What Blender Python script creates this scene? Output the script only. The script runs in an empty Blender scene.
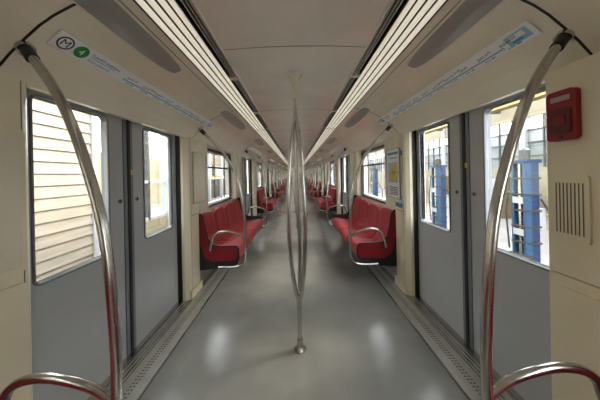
import bpy, math, random
from mathutils import Vector, Matrix
random.seed(4)
S=bpy.context.scene
try:
    S.view_settings.view_transform='Standard'
    S.view_settings.look='None'
    S.view_settings.exposure=0.9
except Exception as e: print(e)

# ------------------------------------------------------------ materials
def mat(name,col,rough=.5,metal=0.0,var=0.0,vscale=6.0,bump=0.0,bscale=60.0,emit=None,estr=0,coat=0.0,col2=None,stretch=(1,1,1)):
    m=bpy.data.materials.new(name); m.use_nodes=True
    nt=m.node_tree; b=nt.nodes['Principled BSDF']
    b.inputs['Base Color'].default_value=(*col,1)
    b.inputs['Roughness'].default_value=rough
    b.inputs['Metallic'].default_value=metal
    if coat: b.inputs['Coat Weight'].default_value=coat; b.inputs['Coat Roughness'].default_value=.12
    if var>0 or bump>0 or col2:
        tc=nt.nodes.new('ShaderNodeTexCoord'); mp=nt.nodes.new('ShaderNodeMapping')
        mp.inputs['Scale'].default_value=stretch
        nt.links.new(tc.outputs['Object'],mp.inputs['Vector'])
    if var>0 or col2:
        n=nt.nodes.new('ShaderNodeTexNoise'); n.inputs['Scale'].default_value=vscale; n.inputs['Detail'].default_value=5
        nt.links.new(mp.outputs[0],n.inputs['Vector'])
        r=nt.nodes.new('ShaderNodeValToRGB')
        c2=col2 if col2 else tuple(min(1,c*(1+var)) for c in col)
        c1=col if col2 else tuple(c*(1-var) for c in col)
        r.color_ramp.elements[0].color=(*c1,1); r.color_ramp.elements[1].color=(*c2,1)
        r.color_ramp.elements[0].position=.35; r.color_ramp.elements[1].position=.65
        nt.links.new(n.outputs['Fac'],r.inputs['Fac']); nt.links.new(r.outputs['Color'],b.inputs['Base Color'])
    if bump>0:
        n2=nt.nodes.new('ShaderNodeTexNoise'); n2.inputs['Scale'].default_value=bscale; n2.inputs['Detail'].default_value=3
        nt.links.new(mp.outputs[0],n2.inputs['Vector'])
        bp=nt.nodes.new('ShaderNodeBump'); bp.inputs['Strength'].default_value=bump; bp.inputs['Distance'].default_value=.01
        nt.links.new(n2.outputs['Fac'],bp.inputs['Height']); nt.links.new(bp.outputs['Normal'],b.inputs['Normal'])
    if emit:
        b.inputs['Emission Color'].default_value=(*emit,1); b.inputs['Emission Strength'].default_value=estr
    return m
def glass(name,tint=(.95,.97,.96),gl=.06):
    m=bpy.data.materials.new(name); m.use_nodes=True; nt=m.node_tree; nt.nodes.clear()
    o=nt.nodes.new('ShaderNodeOutputMaterial'); t=nt.nodes.new('ShaderNodeBsdfTransparent'); g=nt.nodes.new('ShaderNodeBsdfGlossy')
    t.inputs['Color'].default_value=(*tint,1); g.inputs['Roughness'].default_value=.02
    mx=nt.nodes.new('ShaderNodeMixShader'); mx.inputs[0].default_value=gl
    nt.links.new(t.outputs[0],mx.inputs[1]); nt.links.new(g.outputs[0],mx.inputs[2]); nt.links.new(mx.outputs[0],o.inputs[0]); return m

CREAM=mat('cream_gelcoat',(.83,.785,.645),.20,var=.04,vscale=2,coat=.6)
CEIL=mat('ceiling_panel_cream',(.86,.82,.73),.20,var=.05,vscale=3,coat=.5)
PILLAR=mat('pillar_cream',(.80,.74,.56),.3,var=.04,vscale=3)
DARK=mat('dark_gap',(.012,.012,.012),.6)
RUB=mat('black_rubber',(.015,.015,.017),.5)
FLOOR=mat('floor_vinyl_grey',(.215,.215,.205),.17,var=.08,vscale=3,bump=.04,bscale=300)
STEELP=mat('brushed_steel_tube',(.54,.525,.50),.22,1.0,var=.05,vscale=20)
ALU=mat('aluminium_sill',(.47,.46,.43),.3,.4,var=.08,vscale=10)
DOORG=mat('door_grey_paint',(.46,.485,.52),.33,var=.03,vscale=2)
DOORE=mat('door_edge_grey',(.18,.20,.23),.4)
RED=mat('seat_red_fabric',(.37,.015,.024),.55,var=.35,vscale=60,bump=.25,bscale=250)
REDP=mat('seat_red_edge',(.26,.010,.018),.35)
SHELL=mat('seat_shell_black',(.02,.02,.024),.4)
GLASS=glass('window_glass')
LENS=mat('grey_lens_panel',(.34,.33,.315),.25,var=.05)
WHITE=mat('white_print',(.88,.92,.94),.35)
PAPER=mat('poster_paper',(.85,.88,.86),.5)
YEL=mat('yellow_print',(.75,.55,.10),.5)
BLUEP=mat('blue_print',(.06,.26,.52),.5)
LBLUE=mat('light_blue_print',(.30,.56,.74),.5)
BLACKP=mat('black_print',(.02,.02,.02),.5)
GREEN=mat('green_print',(.02,.30,.08),.5)
REDBOX=mat('red_alarm_plastic',(.24,.006,.012),.3)
RIBGLOW=mat('cream_rib_glow',(.80,.76,.64),.35,emit=(1,.92,.76),estr=.27)  # plain cream rib, no lamp; glow added as interior fill light
GROOVE=mat('panel_groove',(.14,.13,.09),.6)
SEAM=mat('floor_weld_seam',(.13,.13,.125),.4)
HOLE=mat('sill_slot_grey',(.10,.10,.10),.6)
SIDE=mat('timber_siding',(.20,.175,.14),.7,var=.12,vscale=3,stretch=(1,.4,6),bump=.3,bscale=20)
CONC=mat('depot_concrete',(.13,.125,.12),.55,var=.1,vscale=1.5)
DWALL=mat('depot_wall_paint',(.17,.145,.095),.7,var=.05)
DWHITE=mat('white_window_frame',(.25,.26,.265),.4)
DPANE=mat('translucent_pane',(.10,.12,.12),.3,var=.35,vscale=.7)
DPANE2=mat('translucent_pane_bright',(.17,.19,.19),.3,var=.25,vscale=.9)
DSTEEL=mat('depot_steel_beige',(.10,.08,.045),.5)
DGREY=mat('depot_steel_dark',(.022,.02,.018),.5)
JBLUE=mat('jack_blue_paint',(.004,.020,.062),.35,var=.1)
JBLUE2=mat('jack_blue_light',(.012,.045,.10),.35)
YPAINT=mat('safety_yellow',(.20,.13,.011),.4)

# ------------------------------------------------------------ mesh builder
class MB:
    def __init__(s): s.v=[];s.f=[];s.m=[];s.sm=[];s.mats=[]
    def mi(s,m):
        if m not in s.mats: s.mats.append(m)
        return s.mats.index(m)
    def add(s,vs,fs,m,smooth=False,T=None):
        o=len(s.v); k=s.mi(m)
        for v in vs:
            v=Vector(v)
            if T is not None: v=T@v
            s.v.append(v)
        for f in fs: s.f.append([i+o for i in f]); s.m.append(k); s.sm.append(smooth)
    def box(s,x0,x1,y0,y1,z0,z1,m,T=None):
        vs=[(x,y,z) for x in(x0,x1) for y in(y0,y1) for z in(z0,z1)]
        fs=[(0,1,3,2),(4,6,7,5),(0,4,5,1),(2,3,7,6),(0,2,6,4),(1,5,7,3)]
        s.add(vs,fs,m,T=T)
    def prism(s,prof,y0,y1,m,smooth=False,T=None):
        n=len(prof)
        vs=[(x,y0,z) for x,z in prof]+[(x,y1,z) for x,z in prof]
        fs=[(i,(i+1)%n,(i+1)%n+n,i+n) for i in range(n)]
        s.add(vs,fs,m,smooth,T); s.add(vs,[tuple(range(n))[::-1],tuple(range(n,2*n))],m,False,T)
    def tube(s,path,r,m,n=12,T=None):
        P=[Vector(p) for p in path]; N=len(P)
        R=r if isinstance(r,(list,tuple)) else [r]*N
        up=None; vs=[]
        for i,p in enumerate(P):
            t=(P[min(i+1,N-1)]-P[max(i-1,0)]).normalized()
            if up is None:
                a=Vector((0,0,1)) if abs(t.z)<.9 else Vector((0,1,0))
                up=(a-t*a.dot(t)).normalized()
            else: up=(up-t*up.dot(t)).normalized()
            w=t.cross(up)
            for k in range(n):
                a=2*math.pi*k/n; vs.append(p+(up*math.cos(a)+w*math.sin(a))*R[i])
        fs=[]
        for i in range(N-1):
            for k in range(n): fs.append((i*n+k,i*n+(k+1)%n,(i+1)*n+(k+1)%n,(i+1)*n+k))
        s.add(vs,fs,m,True,T); s.add(vs,[tuple(range(n))[::-1],tuple(range((N-1)*n,N*n))],m,False,T)
    def ring(s,x0,x1,outer,ro,inner,ri,m,seg=5):
        A=rrect(*outer,ro,seg); B=rrect(*inner,ri,seg); n=len(A)
        vs=[(x0,*p) for p in A]+[(x0,*p) for p in B]+[(x1,*p) for p in A]+[(x1,*p) for p in B]
        fs=[]
        for i in range(n):
            j=(i+1)%n
            fs+= [(i,j,n+j,n+i),(2*n+i,3*n+i,3*n+j,2*n+j),(i,2*n+i,2*n+j,j),(n+i,n+j,3*n+j,3*n+i)]
        s.add(vs,fs,m)
    def rplate(s,x0,x1,rect,r,m,seg=5):
        A=rrect(*rect,r,seg); n=len(A)
        vs=[(x0,*p) for p in A]+[(x1,*p) for p in A]
        s.add(vs,[tuple(range(n)),tuple(range(n,2*n))]+[(i,(i+1)%n,n+(i+1)%n,n+i) for i in range(n)],m)
    def mesh(s,name):
        me=bpy.data.meshes.new(name); me.from_pydata([tuple(v) for v in s.v],[],s.f)
        for m in s.mats: me.materials.append(m)
        me.polygons.foreach_set('material_index',s.m); me.polygons.foreach_set('use_smooth',s.sm)
        me.update()
        import bmesh
        bm=bmesh.new(); bm.from_mesh(me); bmesh.ops.recalc_face_normals(bm,faces=bm.faces); bm.to_mesh(me); bm.free()
        return me
def rrect(y0,y1,z0,z1,r,seg=5):
    out=[]
    for cy,cz,a0 in((y1-r,z1-r,0),(y0+r,z1-r,90),(y0+r,z0+r,180),(y1-r,z0+r,270)):
        for k in range(seg+1):
            a=math.radians(a0+90*k/seg); out.append((cy+r*math.cos(a),cz+r*math.sin(a)))
    return out
def place(me,name,loc=(0,0,0),rz=0):
    o=bpy.data.objects.new(name,me); S.collection.objects.link(o); o.location=loc; o.rotation_euler=(0,0,rz)
    return o
def crv(pts,n=8):
    P=[Vector(p) for p in pts]; P=[P[0]*2-P[1]]+P+[P[-1]*2-P[-2]]; out=[]
    for i in range(1,len(P)-2):
        a,b,c,d=P[i-1:i+3]
        for k in range(n):
            t=k/n
            out.append(.5*((2*b)+(c-a)*t+(2*a-5*b+4*c-d)*t*t+(3*b-a-3*c+d)*t**3))
    out.append(P[-2]); return out
def text_geo(s,size):
    cu=bpy.data.curves.new('t','FONT'); cu.body=s; cu.size=size; cu.resolution_u=2
    o=bpy.data.objects.new('t',cu); S.collection.objects.link(o); bpy.context.view_layer.update()
    me=bpy.data.meshes.new_from_object(o.evaluated_get(bpy.context.evaluated_depsgraph_get()))
    vs=[tuple(v.co) for v in me.vertices]; fs=[tuple(p.vertices) for p in me.polygons]
    bpy.data.objects.remove(o); bpy.data.curves.remove(cu); bpy.data.meshes.remove(me)
    return vs,fs

# ------------------------------------------------------------ layout
PER=4.26; YD=1.87; NB=12
Y0=YD-PER-2.13; Y1=YD+PER*NB-2.13
HD=.76
doors=[YD+PER*k for k in range(-1,NB)]
benches=[YD-2.13+PER*k for k in range(0,NB)]
PI=math.pi

# ---- floor
b=MB(); b.box(-1.44,1.44,Y0,Y1,-.16,0,FLOOR)
for x in(-.62,.30): b.box(x-.002,x+.002,Y0,Y1,0,.0006,SEAM)
place(b.mesh('floor'),'floor')
b=MB()
for sx in(-1,1):
    def bx(x0,x1,y0,y1,z0,z1,m): b.box(min(sx*x0,sx*x1),max(sx*x0,sx*x1),y0,y1,z0,z1,m)
    bx(1.03,1.215,Y0,Y1,0,.005,ALU)
    bx(1.022,1.032,Y0,Y1,0,.008,STEELP)
    bx(1.018,1.022,Y0,Y1,0,.002,HOLE)
    bx(1.203,1.210,Y0,Y1,0.004,.007,HOLE)
    for yd in doors:
        bx(1.215,1.335,yd-HD,yd+HD,0,.004,ALU)
        for k in range(4): bx(1.225+k*.028,1.237+k*.028,yd-HD,yd+HD,.004,.009,STEELP); bx(1.237+k*.028,1.241+k*.028,yd-HD,yd+HD,.004,.005,HOLE)
    y=Y0+.05
    while y<14:
        bx(1.105,1.120,y,y+.010,.005,.0058,HOLE); bx(1.130,1.145,y,y+.010,.005,.0058,HOLE)
        y+=.026
place(b.mesh('trim_1'),'trim_1')

# ---- ceiling
cove=[(.70,2.172),(.80,2.145),(.90,2.11),(.98,2.07),(1.04,2.03),(1.10,1.978),(1.16,1.922),(1.21,1.866),(1.235,1.835)]
half=[(0,2.195),(.20,2.193),(.44,2.18),(.441,2.25),(.519,2.25),(.52,2.172)]+cove+[(1.26,1.832),(1.27,1.86),(1.44,1.86),(1.44,2.2),(1.1,2.42),(0,2.46)]
prof=half+[(-x,z) for x,z in half[1:-1]][::-1]
b=MB(); n=len(prof)
vs=[(x,Y0,z) for x,z in prof]+[(x,Y1,z) for x,z in prof]
for i in range(n):
    j=(i+1)%n; cx=abs((prof[i][0]+prof[j][0])/2); z=(prof[i][1]+prof[j][1])/2
    m=CREAM
    if cx<.45 and z<2.3: m=CEIL
    if .43<cx<.53 and z>2.2 and z<2.3: m=DARK
    b.add([vs[i],vs[j],vs[j+n],vs[i+n]],[(0,1,2,3)],m,False)
b.add(vs,[tuple(range(n)),tuple(range(n,2*n))[::-1]],CREAM)
def cove_at(x):
    for (a,za),(c,zc) in zip(cove,cove[1:]):
        if a<=x<=c: return za+(zc-za)*(x-a)/(c-a)
    return 2.172
for sx in(-1,1):
    for x in(.462,.48,.498): b.box(sx*x-.003,sx*x+.003,Y0,Y1,2.180,2.195,ALU)
    y=Y0
    while y<Y1:
        b.box(min(sx*.441,sx*.519),max(sx*.441,sx*.519),y,y+.05,2.174,2.21,CREAM); y+=PER/4
    for x in(.552,.597,.643,.690): b.box(sx*x-.006,sx*x+.006,Y0,Y1,2.166,2.174,DARK)
    b.tube([(sx*.447,Y0,2.18),(sx*.447,Y1,2.18)],.008,CEIL,8)
    for x in(.745,):
        z=cove_at(x); b.box(sx*x-.002,sx*x+.002,Y0,Y1,z-.0015,z+.004,GROOVE)
    for yd in doors:
        for yy in(yd-.91,yd+.91):
            pr=[(sx*x,z-.0015) for x,z in cove]+[(sx*x,z+.01) for x,z in cove][::-1]
            b.prism(pr,yy-.005,yy+.005,DARK)
y=Y0+.3
while y<Y1:
    pr=[(-.44,2.1785),(-.2,2.1915),(0,2.1935),(.2,2.1915),(.44,2.1785)]
    b.prism(pr+[(x,z+.01) for x,z in pr][::-1],y-.002,y+.002,GROOVE); y+=PER/3
place(b.mesh('ceiling'),'ceiling')

# ---- cream ceiling ribs beside the air slots, emission added to brighten the interior
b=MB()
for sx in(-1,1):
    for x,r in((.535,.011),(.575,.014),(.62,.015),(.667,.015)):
        b.tube([(sx*x,-PER/2+.03,2.168),(sx*x,PER/2-.03,2.168)],r,RIBGLOW,12)
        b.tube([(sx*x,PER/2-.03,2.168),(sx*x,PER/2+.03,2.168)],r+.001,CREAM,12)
me=b.mesh('ceiling_glow_ribs')
for yd in doors: place(me,'ceiling_glow_ribs',(0,yd,0))

# ---- lens panels (long rounded panel on the cove)
b=MB()
N=48; vs=[];fs=[]
for ring_,k in enumerate((1.0,.6,0.001)):
    for i in range(N):
        a=2*PI*i/N; ca,sa=math.cos(a),math.sin(a)
        xx=.822+.064*k*math.copysign(abs(ca)**.55,ca); yy=.56*k*math.copysign(abs(sa)**.75,sa)
        vs.append((xx,yy,cove_at(xx)-.004-.010*(1-k)))
for r in range(2):
    for i in range(N): fs.append((r*N+i,r*N+(i+1)%N,(r+1)*N+(i+1)%N,(r+1)*N+i))
b.add(vs,fs,LENS,True)
b.tube([Vector(vs[i%N])+Vector((0,0,.003)) for i in range(N+1)],.005,CREAM,6)
lens=b.mesh('ceiling_lens_panel')
for k in range(-1,2*NB-3):
    y=1.10+2.13*k
    if y<Y1-1 and y>Y0+1:
        place(lens,'ceiling_lens_panel',(0,y,0)); place(lens,'ceiling_lens_panel',(0,y,0),PI)

# ---- walls
def wall(name,sx):
    b=MB()
    def bx(x0,x1,y0,y1,z0,z1,m): b.box(min(sx*x0,sx*x1),max(sx*x0,sx*x1),y0,y1,z0,z1,m)
    for yb in benches:
        a,c=yb-2.13+HD,yb+2.13-HD
        b.ring(sx*1.30,sx*1.42,(a+.25,c-.25,0,1.87),.001,(yb-.66,yb+.66,.94,1.80),.07,CREAM)
        for d,e in((a,1),(c,-1)):
            y_in=d+e*.31
            pts=[(1.235,d+e*.035),(1.27,d),(1.44,d),(1.44,y_in),(1.25,y_in),(1.22,y_in-e*.03),(1.22,d+e*.06)]
            vs=[(sx*x,y,z) for z in(0,1.87) for x,y in pts]; k=len(pts)
            b.add(vs,[(i,(i+1)%k,(i+1)%k+k,i+k) for i in range(k)]+[tuple(range(k)),tuple(range(k,2*k))],PILLAR)
            pts=[(1.225,y_in-e*.02),(1.30,y_in-e*.02),(1.30,d+e*.66),(1.27,d+e*.66),(1.225,d+e*.62)]
            vs=[(sx*x,y,z) for z in(.94,1.87) for x,y in pts]; k=len(pts)
            b.add(vs,[(i,(i+1)%k,(i+1)%k+k,i+k) for i in range(k)]+[tuple(range(k)),tuple(range(k,2*k))],CREAM)
            ys=sorted((d+e*.065,d+e*.28))
            for z in(.94,): bx(1.218,1.225,ys[0],ys[1],z,z+.005,GROOVE)
            ys=sorted((d+e*.065,d+e*.068)); bx(1.2185,1.225,ys[0],ys[1],.1,1.84,GROOVE)
            ys=sorted((d+e*.03,d+e*.32)); bx(1.205,1.23,ys[0],ys[1],0,.10,PILLAR)
            ys=sorted((d-e*.012,d+e*.0)); bx(1.30,1.345,ys[0],ys[1],0,1.86,RUB)
        bx(1.27,1.31,a+.32,c-.32,0,.20,ALU)
    for y0,y1 in((Y0,doors[0]-HD),(doors[-1]+HD,Y1)):
        b.box(min(sx*1.24,sx*1.44),max(sx*1.24,sx*1.44),y0,y1,0,1.87,CREAM)
    return place(b.mesh(name),name)
wall('wall_left',-1); wall('wall_right',1)
b=MB(); b.box(-1.44,1.44,Y0-.08,Y0,-.16,2.45,CREAM); b.box(-.4,.4,Y0,Y0+.03,.02,1.95,DOORG); place(b.mesh('wall_back'),'wall_back')
b=MB()
b.box(-1.44,-.42,Y1,Y1+.08,-.16,2.45,CREAM); b.box(.42,1.44,Y1,Y1+.08,-.16,2.45,CREAM); b.box(-.42,.42,Y1,Y1+.08,2.0,2.45,CREAM); b.box(-.42,.42,Y1,Y1+.08,-.16,.9,DOORG)
b.box(-.42,.42,Y1+.03,Y1+.04,.9,2.0,GLASS)
place(b.mesh('wall_front'),'wall_front')

# ---- windows beside the benches
b=MB()
b.ring(1.292,1.425,(-.67,.67,.93,1.81),.075,(-.635,.635,.965,1.775),.05,RUB)
b.ring(1.33,1.40,(-.64,.64,.96,1.78),.05,(-.62,.62,.98,1.76),.04,ALU)
b.rplate(1.36,1.37,(-.635,.635,.965,1.775),.05,GLASS)
b.box(1.345,1.375,-.62,.62,1.52,1.545,RUB)
wme=b.mesh('window')
k=1
for yb in benches:
    place(wme,'window_%d'%k,(0,yb,0)); place(wme,'window_%d'%(k+1),(0,yb,0),PI); k+=2

# ---- doors
b=MB()
for e in(1,-1):
    def Y(a,c): return (min(e*a,e*c),max(e*a,e*c))
    o=Y(.012,HD+.03); i=Y(.20,.675)
    b.ring(1.345,1.385,(*o,.012,1.858),.004,(*i,.86,1.83),.03,DOORG)
    j=Y(.188,.687)
    b.ring(1.338,1.388,(*j,.848,1.842),.04,(*i,.86,1.83),.03,DOORE)
    b.rplate(1.360,1.366,(*i,.86,1.83),.03,GLASS)
    s=Y(.012,.05); b.box(1.337,1.346,*s,.015,1.855,DOORE)
    s=Y(.0,.015); b.box(1.330,1.385,*s,.012,1.857,RUB)
    b.tube([(1.334,e*.095,1.22),(1.346,e*.095,1.22)],.016,STEELP,14)
    b.tube([(1.332,e*.095,1.22),(1.334,e*.095,1.22)],.009,DARK,12)
b.box(1.329,1.334,-.035,-.015,1.42,1.46,YEL)
b.box(1.30,1.385,-HD,HD,.0,.012,STEELP)
dme=b.mesh('door')
k=1
for yd in doors:
    place(dme,'door_%d'%k,(0,yd,0)); place(dme,'door_%d'%(k+1),(0,yd,0),PI); k+=2

# ---- bench seats
b=MB()
pf=[(.790,.30),(.752,.33),(.735,.40),(.742,.455),(.775,.482),(.86,.474),(.97,.452),(1.07,.446),(1.115,.462),(1.145,.51),(1.165,.60),(1.185,.72),(1.200,.82),(1.208,.872),(1.225,.895),(1.250,.895),(1.262,.87)]
W=.515
cp=[Vector((x,0,z)) for x,z in pf]; cp=crv(cp,3)
for sidx in range(4):
    yc=-.7725+sidx*W; M=14; vs=[];fs=[]; n=len(cp)
    for iv in range(M+1):
        t=-1+2*iv/M; y=yc+t*(W/2-.008)
        edge=abs(t)**6
        for iu,p in enumerate(cp):
            x,z=p.x,p.z; u=iu/(n-1)
            d=.022*(1-t*t)
            if u<.45: z-= d*min(1,u*5); z-= edge*.022
            else:
                x+=d*.9; x+=edge*.018
                if z>.62: z-= (abs(t)**5)*.065*((z-.62)/.27)
            vs.append((x,y,z))
    for iv in range(M):
        for iu in range(n-1): fs.append((iv*n+iu,(iv+1)*n+iu,(iv+1)*n+iu+1,iv*n+iu+1))
    b.add(vs,fs,RED,True)
    b.add([vs[i] for i in range(n)]+[(1.25,vs[0][1],.35)],[tuple(range(n+1))],REDP)
    b.add([vs[M*n+i] for i in range(n)]+[(1.25,vs[M*n][1],.35)],[tuple(range(n+1))[::-1]],REDP)
sh=[(.80,.30),(.83,.25),(1.26,.22),(1.285,.25),(1.285,.86),(1.262,.86),(1.235,.60),(1.19,.40),(.86,.40)]
b.prism(sh,-1.03,1.03,SHELL)
ep=[(.765,.275),(.80,.245),(1.26,.215),(1.288,.24),(1.290,.905),(1.262,.925),(1.215,.925),(1.18,.88),(1.155,.74),(1.12,.60),(1.07,.535),(.96,.52),(.77,.515),(.74,.48),(.735,.36)]
for y in(-1.052,1.032): b.prism(ep,y,y+.02,SHELL)
ei=[(.755,.38),(.79,.335),(1.08,.325),(1.17,.38),(1.225,.55),(1.262,.86),(1.240,.905),(1.215,.895),(1.19,.85),(1.168,.73),(1.135,.59),(1.08,.52),(.97,.505),(.78,.50),(.757,.47)]
b.prism(ei,-1.058,-1.052,REDP); b.prism(ei,1.052,1.058,REDP)
for y in(-.8,0,.8): b.prism([(.95,.24),(1.29,.22),(1.29,.10),(1.24,.10)],y-.02,y+.02,ALU)
bme=b.mesh('bench_seat')
for yb in benches:
    place(bme,'bench_seat',(0,yb,0)); place(bme,'bench_seat',(0,yb,0),PI)

# ---- curved grab rails at bench ends (top leans a little towards the door)
for_e={}
for e in(1,-1):
    b=MB()
    main=crv([(.99,0,.262),(.80,0,.262),(.695,0,.29),(.660,0,.37),(.650,0,.58),(.657,e*.005,.85),(.695,e*.015,1.20),(.768,e*.03,1.45),(.860,e*.06,1.64),(.968,e*.10,1.785),(1.095,e*.145,1.92)],7)
    b.tube(main,.018,STEELP,14)
    arm=crv([(.655,0,.61),(.74,0,.665),(.87,0,.70),(.97,0,.695),(1.03,0,.66),(1.055,0,.60),(1.075,0,.54),(1.09,0,.47)],6)
    b.tube(arm,.016,STEELP,12)
    b.tube([(1.072,e*.137,1.893),(1.115,e*.151,1.94)],.023,RUB,14)
    b.tube([(1.11,e*.149,1.935),(1.138,e*.155,1.965)],.030,STEELP,16)
    for_e[e]=b.mesh('grab_rail')
for yb in benches:
    for e in(-1,1):
        place(for_e[e],'grab_rail',(0,yb+e*1.085,0)); place(for_e[-e],'grab_rail',(0,yb+e*1.085,0),PI)

# ---- centre poles
b=MB()
b.tube([(0,0,0),(0,0,.012),(0,0,.02),(0,0,.05),(0,0,.10),(0,0,.11)],[.048,.048,.034,.027,.024,.018],STEELP,20)
b.tube([(0,0,.10),(0,0,.44)],.0185,STEELP,16)
for k in range(3):
    a=math.radians(80+120*k); c,s_=math.cos(a),math.sin(a); P=[]
    for i in range(25):
        t=i/24; z=.40+t*1.46
        r=.010+.066*math.sin(PI*min(1,t)**.85)**.9 if 0<t<1 else .008
        P.append((c*r,s_*r,z))
    b.tube(P,.0155,STEELP,12)
b.tube([(0,0,1.82),(0,0,2.0)],.0185,STEELP,16)
b.tube([(0,0,1.99),(0,0,2.0),(0,0,2.12),(0,0,2.16),(0,0,2.191)],[.02,.028,.028,.034,.06],CREAM,18)
cme=b.mesh('centre_grab_pole')
for yd in doors: place(cme,'centre_grab_pole',(0,yd,0))

# ---- route map strips
A=Vector((-1.010,0,cove_at(1.010))); B=Vector((-1.080,0,cove_at(1.080)))
dirv=(B-A).normalized(); nrm=Vector((0,1,0)).cross(dirv)
if nrm.x<0: nrm=-nrm
Hh=(B-A).length
base=(A+B)/2+nrm*.006
def mp(u,v,h=0):
    p=base-dirv*v+nrm*h; return (p.x,u,p.z)
b=MB()
def quad(u0,u1,v0,v1,m,h): b.add([mp(u0,v0,h),mp(u1,v0,h),mp(u1,v1,h),mp(u0,v1,h)],[(0,1,2,3)],m)
def disc(u,v,r,m,h,n=24): b.add([mp(u+r*math.cos(2*PI*i/n),v+r*math.sin(2*PI*i/n),h) for i in range(n)],[tuple(range(n))],m)
def txt(s,u,v,size,m,h,rot=0):
    vs,fs=text_geo(s,size); c,s2=math.cos(rot),math.sin(rot)
    b.add([mp(u+x*c-y*s2,v+x*s2+y*c,h) for x,y,_ in vs],fs,m)
hv=Hh/2
b.add([mp(-.96,-hv,-.004),mp(.96,-hv,-.004),mp(.96,hv,-.004),mp(-.96,hv,-.004),mp(-.96,-hv,0),mp(.96,-hv,0),mp(.96,hv,0),mp(-.96,hv,0)],[(0,1,2,3),(4,5,6,7),(0,1,5,4),(1,2,6,5),(2,3,7,6),(3,0,4,7)],WHITE)
disc(-.91,0,.035,BLACKP,.001); disc(-.91,0,.028,WHITE,.0015); txt('M',-.931,-.018,.053,BLACKP,.002)
disc(-.83,0,.034,GREEN,.001); txt('4',-.843,-.017,.049,WHITE,.002)
txt('Kelenföld vasútállomás',-.78,.010,.020,BLACKP,.002); quad(-.78,-.62,-.002,.003,LBLUE,.001); txt('Keleti pályaudvar',-.78,-.024,.020,BLUEP,.002)
quad(-.54,.80,-.019,-.013,BLUEP,.001)
st=['Keleti pu.','II. János Pál tér','Rákóczi tér','Kálvin tér','Fővám tér','Szent Gellért tér','Móricz Zs. körtér','Újbuda','Bikás park','Kelenföld']
for i,s_ in enumerate(st):
    u=-.52+i*.146; disc(u,-.016,.0085,BLUEP,.0014,14); disc(u,-.016,.005,WHITE,.0018,12); txt(s_,u,-.004,.023,BLACKP,.002,0.10)
    quad(u+.015,u+.055,-.034,-.027,LBLUE,.001); quad(u+.062,u+.085,-.034,-.027,BLUEP if i%3==0 else GREEN,.001)
quad(.83,.94,-.028,.028,LBLUE,.001); quad(.85,.92,-.004,.02,WHITE,.0015); quad(.85,.90,-.02,-.010,BLUEP,.0015)
rme=b.mesh('route_map_strip')
for yd in doors:
    place(rme,'route_map_strip',(0,yd+.11,0)); place(rme,'route_map_strip',(0,yd+.11,0),PI)

# ---- posters / frames
def poster(sx,y,z,kind):
    b=MB(); X=sx*1.2175; s=-sx
    hw=.20
    y0,y1,z0,z1=y-hw,y+hw,z-.31,z+.31
    b.ring(X,X+s*.012,(y0,y1,z0,z1),.015,(y0+.012,y1-.012,z0+.012,z1-.012),.01,ALU)
    b.rplate(X,X+s*.006,(y0+.011,y1-.011,z0+.011,z1-.011),.01,PAPER if kind=='p' else CREAM)
    if kind=='p':
        f=X+s*.0065
        def q(a,c,d,e,m): b.box(min(f,f+s*.0008),max(f,f+s*.0008),y0+a*(y1-y0),y0+c*(y1-y0),z0+d*(z1-z0),z0+e*(z1-z0),m)
        q(.12,.88,.88,.93,BLUEP); q(.2,.8,.80,.83,LBLUE); q(.15,.85,.32,.72,LBLUE)
        for a,c,d,e in((.2,.55,.5,.68),(.35,.8,.36,.55),(.2,.4,.34,.44)):
            b.box(min(f,f+s*.0016),max(f,f+s*.0016),y0+a*(y1-y0),y0+c*(y1-y0),z0+d*(z1-z0),z0+e*(z1-z0),YEL)
        for i in range(5): q(.15,.8-.1*(i%2),.22-i*.035,.235-i*.035,BLACKP)
    return b.mesh('poster')
p0=YD+HD+.32
for k in range(4):
    place(poster(1,p0+PER*k,1.38,'p'),'poster')
    place(poster(-1,p0+PER*k,1.38,'f'),'poster_frame')
b=MB()
for (y,z,m,w,h) in((YD+HD+.085,1.62,BLUEP,.04,.06),(YD+HD+.085,1.10,LBLUE,.05,.04)):
    b.box(1.214,1.2195,y-w/2,y+w/2,z-h/2,z+h/2,m)
b.box(1.214,1.2195,2.72,2.80,.98,1.03,BLUEP); b.box(1.214,1.2195,2.82,2.90,.98,1.03,BLUEP)
place(b.mesh('safety_sticker'),'safety_sticker')

# ---- near pillar fittings (right): a deeper equipment column
b=MB(); X=1.125
pts=[(X,.83),(X,1.055),(X+.02,1.075),(1.218,1.085),(1.218,.81),(X+.02,.81)]
for z0,z1 in((.012,.945),(.950,1.828)):
    vs=[(x,y,z) for z in(z0,z1) for x,y in pts]; k=len(pts)
    b.add(vs,[(i,(i+1)%k,(i+1)%k+k,i+k) for i in range(k)]+[tuple(range(k)),tuple(range(k,2*k))],PILLAR)
b.box(X+.01,1.21,.83,1.06,.94,.955,GROOVE)
b.rplate(X-.010,X,(.84,1.03,.10,.90),.025,PILLAR)
b.tube([(X-.018,1.0,.55),(X-.01,1.0,.55)],.01,STEELP,10)
place(b.mesh('equipment_cabinet'),'equipment_cabinet')
b=MB(); X=1.124
b.rplate(X-.022,X,(.925,1.035,1.515,1.725),.02,REDBOX)
b.rplate(X-.027,X-.022,(.94,1.02,1.545,1.65),.012,mat('alarm_dark_red',(.10,.003,.006),.3))
b.box(X-.031,X-.027,.958,1.002,1.585,1.62,REDBOX)
b.box(X-.025,X-.022,.945,1.015,1.680,1.70,mat('alarm_label',(.5,.35,.33),.5))
b.tube([(X-.027,.98,1.53),(X-.022,.98,1.53)],.007,BLACKP,10)
place(b.mesh('emergency_alarm_box'),'emergency_alarm_box')
b=MB()
b.rplate(X-.008,X,(.90,1.03,1.10,1.37),.012,PILLAR)
for i in range(8):
    y=.917+i*.0135; b.box(X-.0092,X-.0078,y,y+.004,1.13,1.34,GROOVE)
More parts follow.
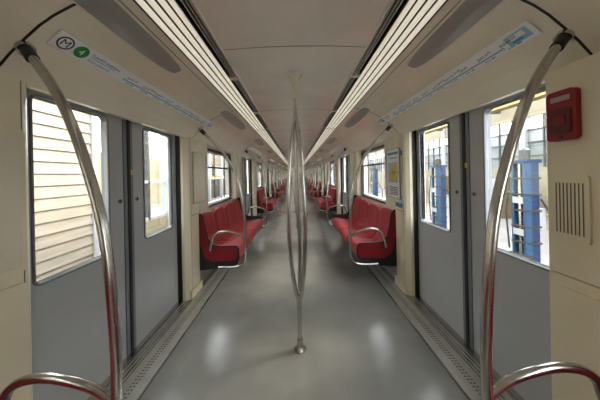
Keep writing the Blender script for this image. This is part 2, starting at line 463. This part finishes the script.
place(b.mesh('speaker_grille'),'speaker_grille')
X=1.22
b=MB()
b.rplate(-X,-X+.012,(.81,1.045,1.00,1.62),.02,PILLAR); b.rplate(-X+.012,-X+.016,(.82,1.025,1.02,1.60),.015,CREAM)
b.rplate(-X,-X+.012,(.81,1.045,.12,.95),.02,PILLAR)
place(b.mesh('access_panel'),'access_panel')

# ------------------------------------------------------------ outside: depot
b=MB(); b.box(-40,40,-30,90,-1.3,-1.1,CONC); place(b.mesh('ground'),'ground')
b=MB()
z=-1.1
while z<4.6:
    b.add([(-3.55,-12,z),(-3.55,4.05,z),(-3.52,4.05,z),(-3.52,-12,z),(-3.55,-12,z+.165),(-3.55,4.05,z+.165),(-3.545,4.05,z+.165),(-3.545,-12,z+.165)],
          [(0,1,2,3),(4,5,6,7),(3,2,6,7),(0,1,5,4),(1,2,6,5),(0,3,7,4)],SIDE)
    z+=.172
b.box(-3.7,-3.55,-12,4.05,-1.1,4.6,GROOVE)
b.box(-3.72,-3.50,4.05,4.15,-1.1,4.6,DWHITE)
place(b.mesh('timber_clad_building'),'timber_clad_building')
b=MB()
y=4.9; i=0
while y<60:
    b.box(-3.72,-3.50,y,y+.10,-1.1,4.2,DWHITE)
    b.box(-3.70,-3.55,y+.10,y+1.5,-1.1,.35,DWALL)
    for zz in(.35,1.25,2.6,4.1): b.box(-3.68,-3.56,y+.1,y+1.5,zz,zz+.07,DWHITE)
    b.box(-3.68,-3.56,y+.75,y+.82,.35,4.1,DGREY)
    if y>7.5:
        b.box(-3.66,-3.60,y+.10,y+1.5,.42,1.25,DGREY); b.box(-3.66,-3.60,y+.10,y+1.5,1.85,2.6,DSTEEL)
        b.box(-3.60,-3.58,y+.10,y+1.5,1.32,1.40,YPAINT)
    y+=1.55; i+=1
b.box(-3.62,-3.61,4.9,60,.35,4.1,GLASS)
place(b.mesh('glazed_facade'),'glazed_facade')
b=MB()
b.box(-14,-13.6,-5,70,-1.1,3.2,DWALL)
place(b.mesh('yard_wall'),'yard_wall')
b=MB()
b.box(13,13.2,-12,70,-1.1,1.5,DWALL); b.box(13,13.2,-12,70,4.3,7,DWALL)
y=-12
while y<70:
    b.box(12.9,13.25,y,y+.35,-1.1,7,DWHITE)
    for k in(1,2,3): b.box(13.02,13.15,y+k*.9,y+k*.9+.07,1.5,4.3,DGREY)
    for z in(2.1,2.85,3.55): b.box(13.02,13.15,y,y+3.6,z,z+.07,DGREY)
    b.box(13.08,13.12,y+.35,y+3.6,1.5,2.85,DPANE); b.box(13.08,13.12,y+.35,y+3.6,2.9,3.6,DPANE2)
    y+=3.6
place(b.mesh('depot_hall_wall'),'depot_hall_wall')
b=MB()
b.box(-4,13.2,70,70.3,-1.1,7,DWALL); place(b.mesh('depot_end_wall'),'depot_end_wall')
b=MB()
for y in(3.4,8.8,14.6,20.4,26.2,32,38):
    x=6.2
    b.box(x-.12,x+.12,y-.02,y+.0,-1.1,6,DSTEEL); b.box(x-.12,x+.12,y+.22,y+.24,-1.1,6,DSTEEL); b.box(x-.015,x+.015,y,y+.22,-1.1,6,DSTEEL)
    b.box(2.2,12.8,y,y+.2,4.9,5.2,DGREY)
b.box(6.05,6.35,-10,60,3.2,3.48,YPAINT)
b.box(6.02,6.38,-10,60,4.4,4.6,DSTEEL)
place(b.mesh('crane_runway'),'crane_runway')
b=MB()
b.box(-.40,.40,-.28,.28,0,.10,JBLUE); b.box(-.04,.13,-.11,.11,.10,2.55,JBLUE)
b.box(-.16,-.04,-.14,-.09,.10,2.55,JBLUE2); b.box(-.16,-.04,.09,.14,.10,2.55,JBLUE2)
b.tube([(-.12,0,.10),(-.12,0,2.55)],.03,STEELP,12)
b.box(-.20,.15,-.15,.15,2.55,2.62,JBLUE); b.tube([(-.03,0,2.62),(-.03,0,2.80)],.08,DGREY,16); b.tube([(-.03,0,2.80),(-.03,0,2.84)],[.09,.04],JBLUE,16)
b.box(-.45,-.15,-.08,.08,.55,.66,DGREY); b.box(-.22,-.03,-.150,.150,.45,.85,DGREY)
b.box(.13,.25,-.10,.10,1.3,1.7,DWHITE)
for i in range(4): b.box(-.042,.132,-.113,.113,.2+i*.07,.235+i*.07,YPAINT if i%2 else BLACKP)
for z in(1.05,1.35,1.65,1.95,2.25): b.box(-.17,.134,-.145,.145,z,z+.035,DGREY)
for z in(1.2,1.8): b.box(-.175,-.16,-.10,.10,z,z+.12,DWHITE)
for x in(-.35,.35):
    for y in(-.31,.31): b.tube([(x,y-.03,.03),(x,y+.03,.03)],.09,RUB,14)
b.tube([(.13,-.13,1.9),(.32,-.2,1.5),(.35,-.25,.6),(.25,-.25,.1)],.02,RUB,8)
b.tube([(-.16,.16,2.3),(-.2,.22,1.6),(-.16,.2,.9)],.015,RUB,8)
jme=b.mesh('lifting_jack')
for y in(4.45,7.15,10.2,13,16,21,26): place(jme,'lifting_jack',(4.35,y,-1.04))
b=MB()
for y in(5.5,9,12.5):
    for z in(-.4,0): b.tube([(7.6,y,z),(7.6,y+2.6,z)],.025,YPAINT,8)
    for yy in(y,y+1.3,y+2.6): b.tube([(7.6,yy,-1.1),(7.6,yy,0)],.025,YPAINT,8)
place(b.mesh('safety_railing'),'safety_railing')
b=MB()
for y in(4,8,12,17,22):
    b.box(10.5,11.6,y,y+1.6,-1.1,1.0,DSTEEL); b.box(10.45,10.5,y+.05,y+.77,-1.0,.95,DWHITE); b.box(10.45,10.5,y+.83,y+1.55,-1.0,.95,DWHITE)
place(b.mesh('workshop_cabinets'),'workshop_cabinets')

# ------------------------------------------------------------ light
w=bpy.data.worlds.new('world'); S.world=w; w.use_nodes=True
nt=w.node_tree; bg=nt.nodes['Background']
bg.inputs['Color'].default_value=(.96,.97,1.0,1); bg.inputs['Strength'].default_value=6.2
L=bpy.data.lights.new('sun','SUN'); L.energy=4.6; L.angle=math.radians(22); L.color=(1,.88,.70)
o=bpy.data.objects.new('sun',L); S.collection.objects.link(o)
d=Vector((-.76,-.28,-.62)); o.rotation_euler=d.to_track_quat('-Z','Y').to_euler()

# ------------------------------------------------------------ camera
c=bpy.data.cameras.new('camera'); c.lens=14.1; c.sensor_width=36; c.shift_x=4/600; c.shift_y=-26/600; c.clip_start=.02; c.clip_end=300
o=bpy.data.objects.new('camera',c); S.collection.objects.link(o); o.location=(-.005,0,1.40); o.rotation_euler=(math.radians(90),math.radians(1.2),0)
S.camera=o
